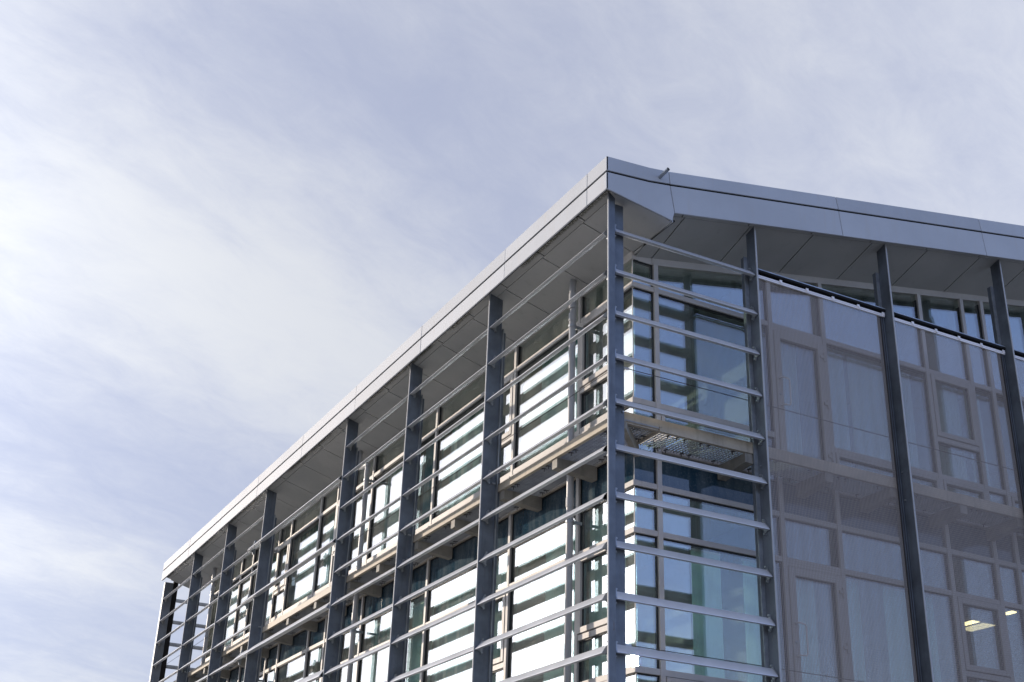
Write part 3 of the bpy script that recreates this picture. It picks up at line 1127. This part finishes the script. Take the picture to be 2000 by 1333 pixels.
# --- mesh screens hung between the right-hand columns (each one can be taken down)
for i in range(3):
    x0, x1 = COLX[i] + 0.03, COLX[i + 1] - 0.02
    name = ['near the corner, next to the louvred bay', 'in the middle bay with the opening casement behind it', 'rightmost, cut by the picture edge'][i]
    e0 = empty('mesh_screen', (x0, 0.13, 10.0))
    tag(e0, 'brown-grey woven mesh screen ' + name, 'sun screen', 'mesh screens hung between the right-hand columns')

    def part(nm, mb, mat, **kw):
        o = mb.build(nm, mat, e0, **kw)
        o.location = (-x0, 0.04, -9.881)
        return o
    f = MB()
    xs1 = x1 - 0.085
    f.v = [(x0, -0.04, 0.2), (xs1, -0.04, 0.2), (xs1, -0.04, 9.985), (x0, -0.04, 9.985)]
    f.f = [(0, 1, 2, 3)]
    part('mesh_cloth', f, M['mesh'])
    rl = MB()
    rl.box(x0, x1 - .03, -0.070, -0.044, 9.981, 10.003)
    rl.box(x0, x1 - .03, -0.060, -0.044, 10.003, 10.009)
    rl.box(x0, x1 - .03, -0.070, -0.044, 10.008, 10.028)
    part('top_rail', rl, M['rail'])
    tb = MB()
    tb.box(x0 - .02, x1 + .0, -0.088, -0.080, 10.068, 10.112)
    tb.box(x0 - .02, x1 + .0, -0.080, 0.06, 10.062, 10.074)
    part('hood_angle', tb, M['dark'])  # near-black colour puts in the shade of the hood's underside and gap
    lip = MB().box(x0 - .02, x1, -0.091, -0.0885, 10.10, 10.114)
    part('hood_lip', lip, M['galv'])
    for j in range(6):
        cx = x0 + 0.02 + (x1 - .06 - x0) * j / 5
        c_ = MB()
        c_.box(cx - .022, cx + .022, -0.078, -0.067, 9.975, 10.05)
        c_.box(cx - .012, cx + .016, -0.088, -0.078, 9.990, 10.020)
        part('rail_clip', c_, M['rail'])
    for j, (dx_, wd) in enumerate(((0.078, .012), (0.060, .010), (0.044, .010), (0.026, .014))):
        s_ = MB().box(x1 - dx_, x1 - dx_ + wd, -0.05, -0.03, 0.2, 9.98)
        part('side_cord', s_, M['cable'] if j % 2 == 0 else M['steel'])

# --- things inside
slat_w = 0.118


def vertical_blind(axis, a0, a1, zt, zb, mats, label, ang=28, cat='blind', depth=0.16):
    e0 = empty('vertical_blind', (GX + depth, a0, zt) if axis == 'Y' else (a0, GY + depth, zt))
    tag(e0, label, cat, 'vertical blinds inside the windows')
    L = a1 - a0
    hb = MB()
    if axis == 'Y':
        hb.box(-0.02, 0.02, 0, L, 0, 0.05)
    else:
        hb.box(0, L, -0.02, 0.02, 0, 0.05)
    hb.build('headrail', M['white'], e0)
    n = int(L / 0.105)
    mesh_cache = {}
    for i in range(n):
        mt = mats[min(len(mats) - 1, int(random.random() * len(mats)))]
        if mt not in mesh_cache:
            b_ = MB().box(-0.0015, 0.0015, -slat_w / 2, slat_w / 2, -(zt - zb), -0.004)
            mesh_cache[mt] = b_.mesh('slat', M[mt])
        if random.random() < 0.06:
            continue
        p = (i + 0.5) * L / n
        o = link('slat', mesh_cache[mt], e0, loc=(0, p, 0) if axis == 'Y' else (p, 0, 0))
        o.rotation_euler = (0, 0, rad(ang + random.uniform(-7, 7)) + (0 if axis == 'Y' else rad(90)))
    return e0


LB = [(2.45, 3.55, 0, ['blindteal'], 'short teal blind drawn half open in the wide top window nearest the corner'),
      (5.2, 6.75, 0, ['blindteal', 'blindpale', 'blinddeep'], 'teal vertical blind in the top window between first and second posts'),
      (7.2, 7.95, 0, ['blinddeep'], 'dark teal blind bunched in the narrow top window by the second post'),
      (8.5, 9.6, 0, ['blinddeep', 'blindteal'], 'two-tone teal blind in the top window left of the second downpipe'),
      (12.0, 12.9, 0, ['blindteal'], 'teal blind in the top window right of the long louvre bay'),
      (13.1, 14.7, 0, ['blinddeep', 'blindteal'], 'striped dark teal blind in the long louvre bay'),
      (15.8, 17.5, 0, ['blindteal', 'blinddeep'], 'teal blind in a far top window near the end of the building'),
      (18.7, 20.2, 0, ['blindpale', 'blindteal'], 'pale green blind in the furthest top window'),
      (1.3, 2.1, 1, ['blindpale'], 'pale green blind in the lower window right beside the corner post'),
      (2.3, 3.3, 1, ['blindpale', 'blindteal'], 'green blind in the wide lower window behind the first downpipe'),
      (4.25, 5.0, 1, ['blindpale', 'blindteal'], 'green blind in the narrow lower casement by the first post'),
      (5.2, 7.0, 1, ['blindpale', 'blindteal', 'blinddeep'], 'striped green blind in the lower window between first and second posts'),
      (7.2, 7.95, 1, ['blindpale'], 'pale green blind in the narrow lower window by the second post'),
      (8.2, 9.8, 1, ['blindteal', 'blinddeep'], 'dark striped blind in the lower window below the second downpipe')]
for a0, a1, lv, mats, lab in LB:
    zt = 9.95 if lv == 0 else 6.90
    vertical_blind('Y', a0, a1, zt, zt - 2.4, mats, lab)


def curtain(x0, x1, zt, zb, mat, label, depth=0.18, folds=9, amp=0.03):
    e0 = empty('curtain', (x0, GY + depth, zt))
    tag(e0, label, 'curtain', 'curtains inside the right-hand windows')
    n = folds * 8
    mb = MB()
    for i in range(n + 1):
        x = (x1 - x0) * i / n
        y = amp * math.sin(i / 8 * 2 * math.pi) + amp * .4 * math.sin(i * .37)
        mb.v += [(x, y, 0), (x, y, zb - zt)]
    for i in range(n):
        mb.f.append((2 * i, 2 * i + 1, 2 * i + 3, 2 * i + 2))
    mb.build('curtain_cloth', M[mat], e0, smooth=True)
    MB().tube([(-.03, 0, .012), (x1 - x0 + .03, 0, .012)], 0.011, 8).build('curtain_rail', M['white'], e0)
    return e0


curtain(4.28, 4.72, 9.86, 7.55, 'curtain', 'white curtain left part behind the mesh in the upper wide window')
curtain(4.82, 5.46, 9.86, 7.55, 'curtain', 'white curtain right part behind the mesh in the upper wide window', folds=12)
curtain(3.45, 3.80, 9.76, 7.6, 'curtain', 'narrow white curtain behind the upper balcony door glass', folds=6)
curtain(5.62, 6.02, 9.82, 7.55, 'curtain', 'white curtain in the narrow upper window right of the second column', folds=6)
curtain(6.3, 7.0, 9.82, 7.55, 'curtain', 'white curtain behind the upper opening casement', folds=12)
curtain(7.2, 7.5, 9.82, 7.55, 'curtain', 'slim white curtain at the far right of the upper floor', folds=5)


def panel_blind(x0, x1, zt, zb, mat, label, depth=0.16):
    e0 = empty('panel_blind', (x0, GY + depth, zt))
    tag(e0, label, 'blind', 'fabric panel blinds inside the lower right-hand windows')
    MB().box(0, x1 - x0, -0.003, 0.003, zb - zt, 0).build('fabric_panel', M[mat], e0)
    MB().box(0, x1 - x0, -0.012, 0.012, 0, 0.03).build('top_bar', M['white'], e0)
    return e0


panel_blind(1.84, 2.30, 6.34, 4.1, 'blindpale', 'left pale teal panel blind in the lower corner window')
panel_blind(2.66, 2.93, 6.34, 4.1, 'blindpale', 'right pale teal panel blind in the lower corner window')
panel_blind(3.42, 3.84, 6.28, 4.1, 'blindpale', 'pale teal panel blind behind the lower balcony door')
panel_blind(4.30, 4.62, 6.34, 4.1, 'blindpale', 'left pale teal panel blind behind the mesh in the lower wide window')
panel_blind(5.06, 5.50, 6.34, 4.1, 'blindpale', 'right pale teal panel blind behind the mesh in the lower wide window')
panel_blind(5.62, 5.98, 6.34, 4.1, 'blindpale', 'pale panel blind in the narrow lower window right of the second column')

for (x0, x1, y0, y1, mat, lab) in ((9.34, 9.50, 3.35, 3.66, 'light', 'bright yellow tube light seen high in the lower right casement'),
                                   (9.62, 9.90, 3.38, 3.92, 'lightdim', 'wide dim ceiling light just below the bright tube in the lower casement'),
                                   (9.36, 9.50, 2.45, 2.75, 'light', 'yellow tube light at the right edge of the picture')):
    e0 = empty('ceiling_light', (x0, y0, 6.95))
    tag(e0, lab, 'ceiling light', 'ceiling lights in the lower floor')
    MB().box(-.01, x1 - x0 + .01, -.01, y1 - y0 + .01, 0.012, 0.028).build('light_housing', M['white'], e0)
    MB().box(0, x1 - x0, 0, y1 - y0, 0, 0.011).build('light_diffuser', M[mat], e0)
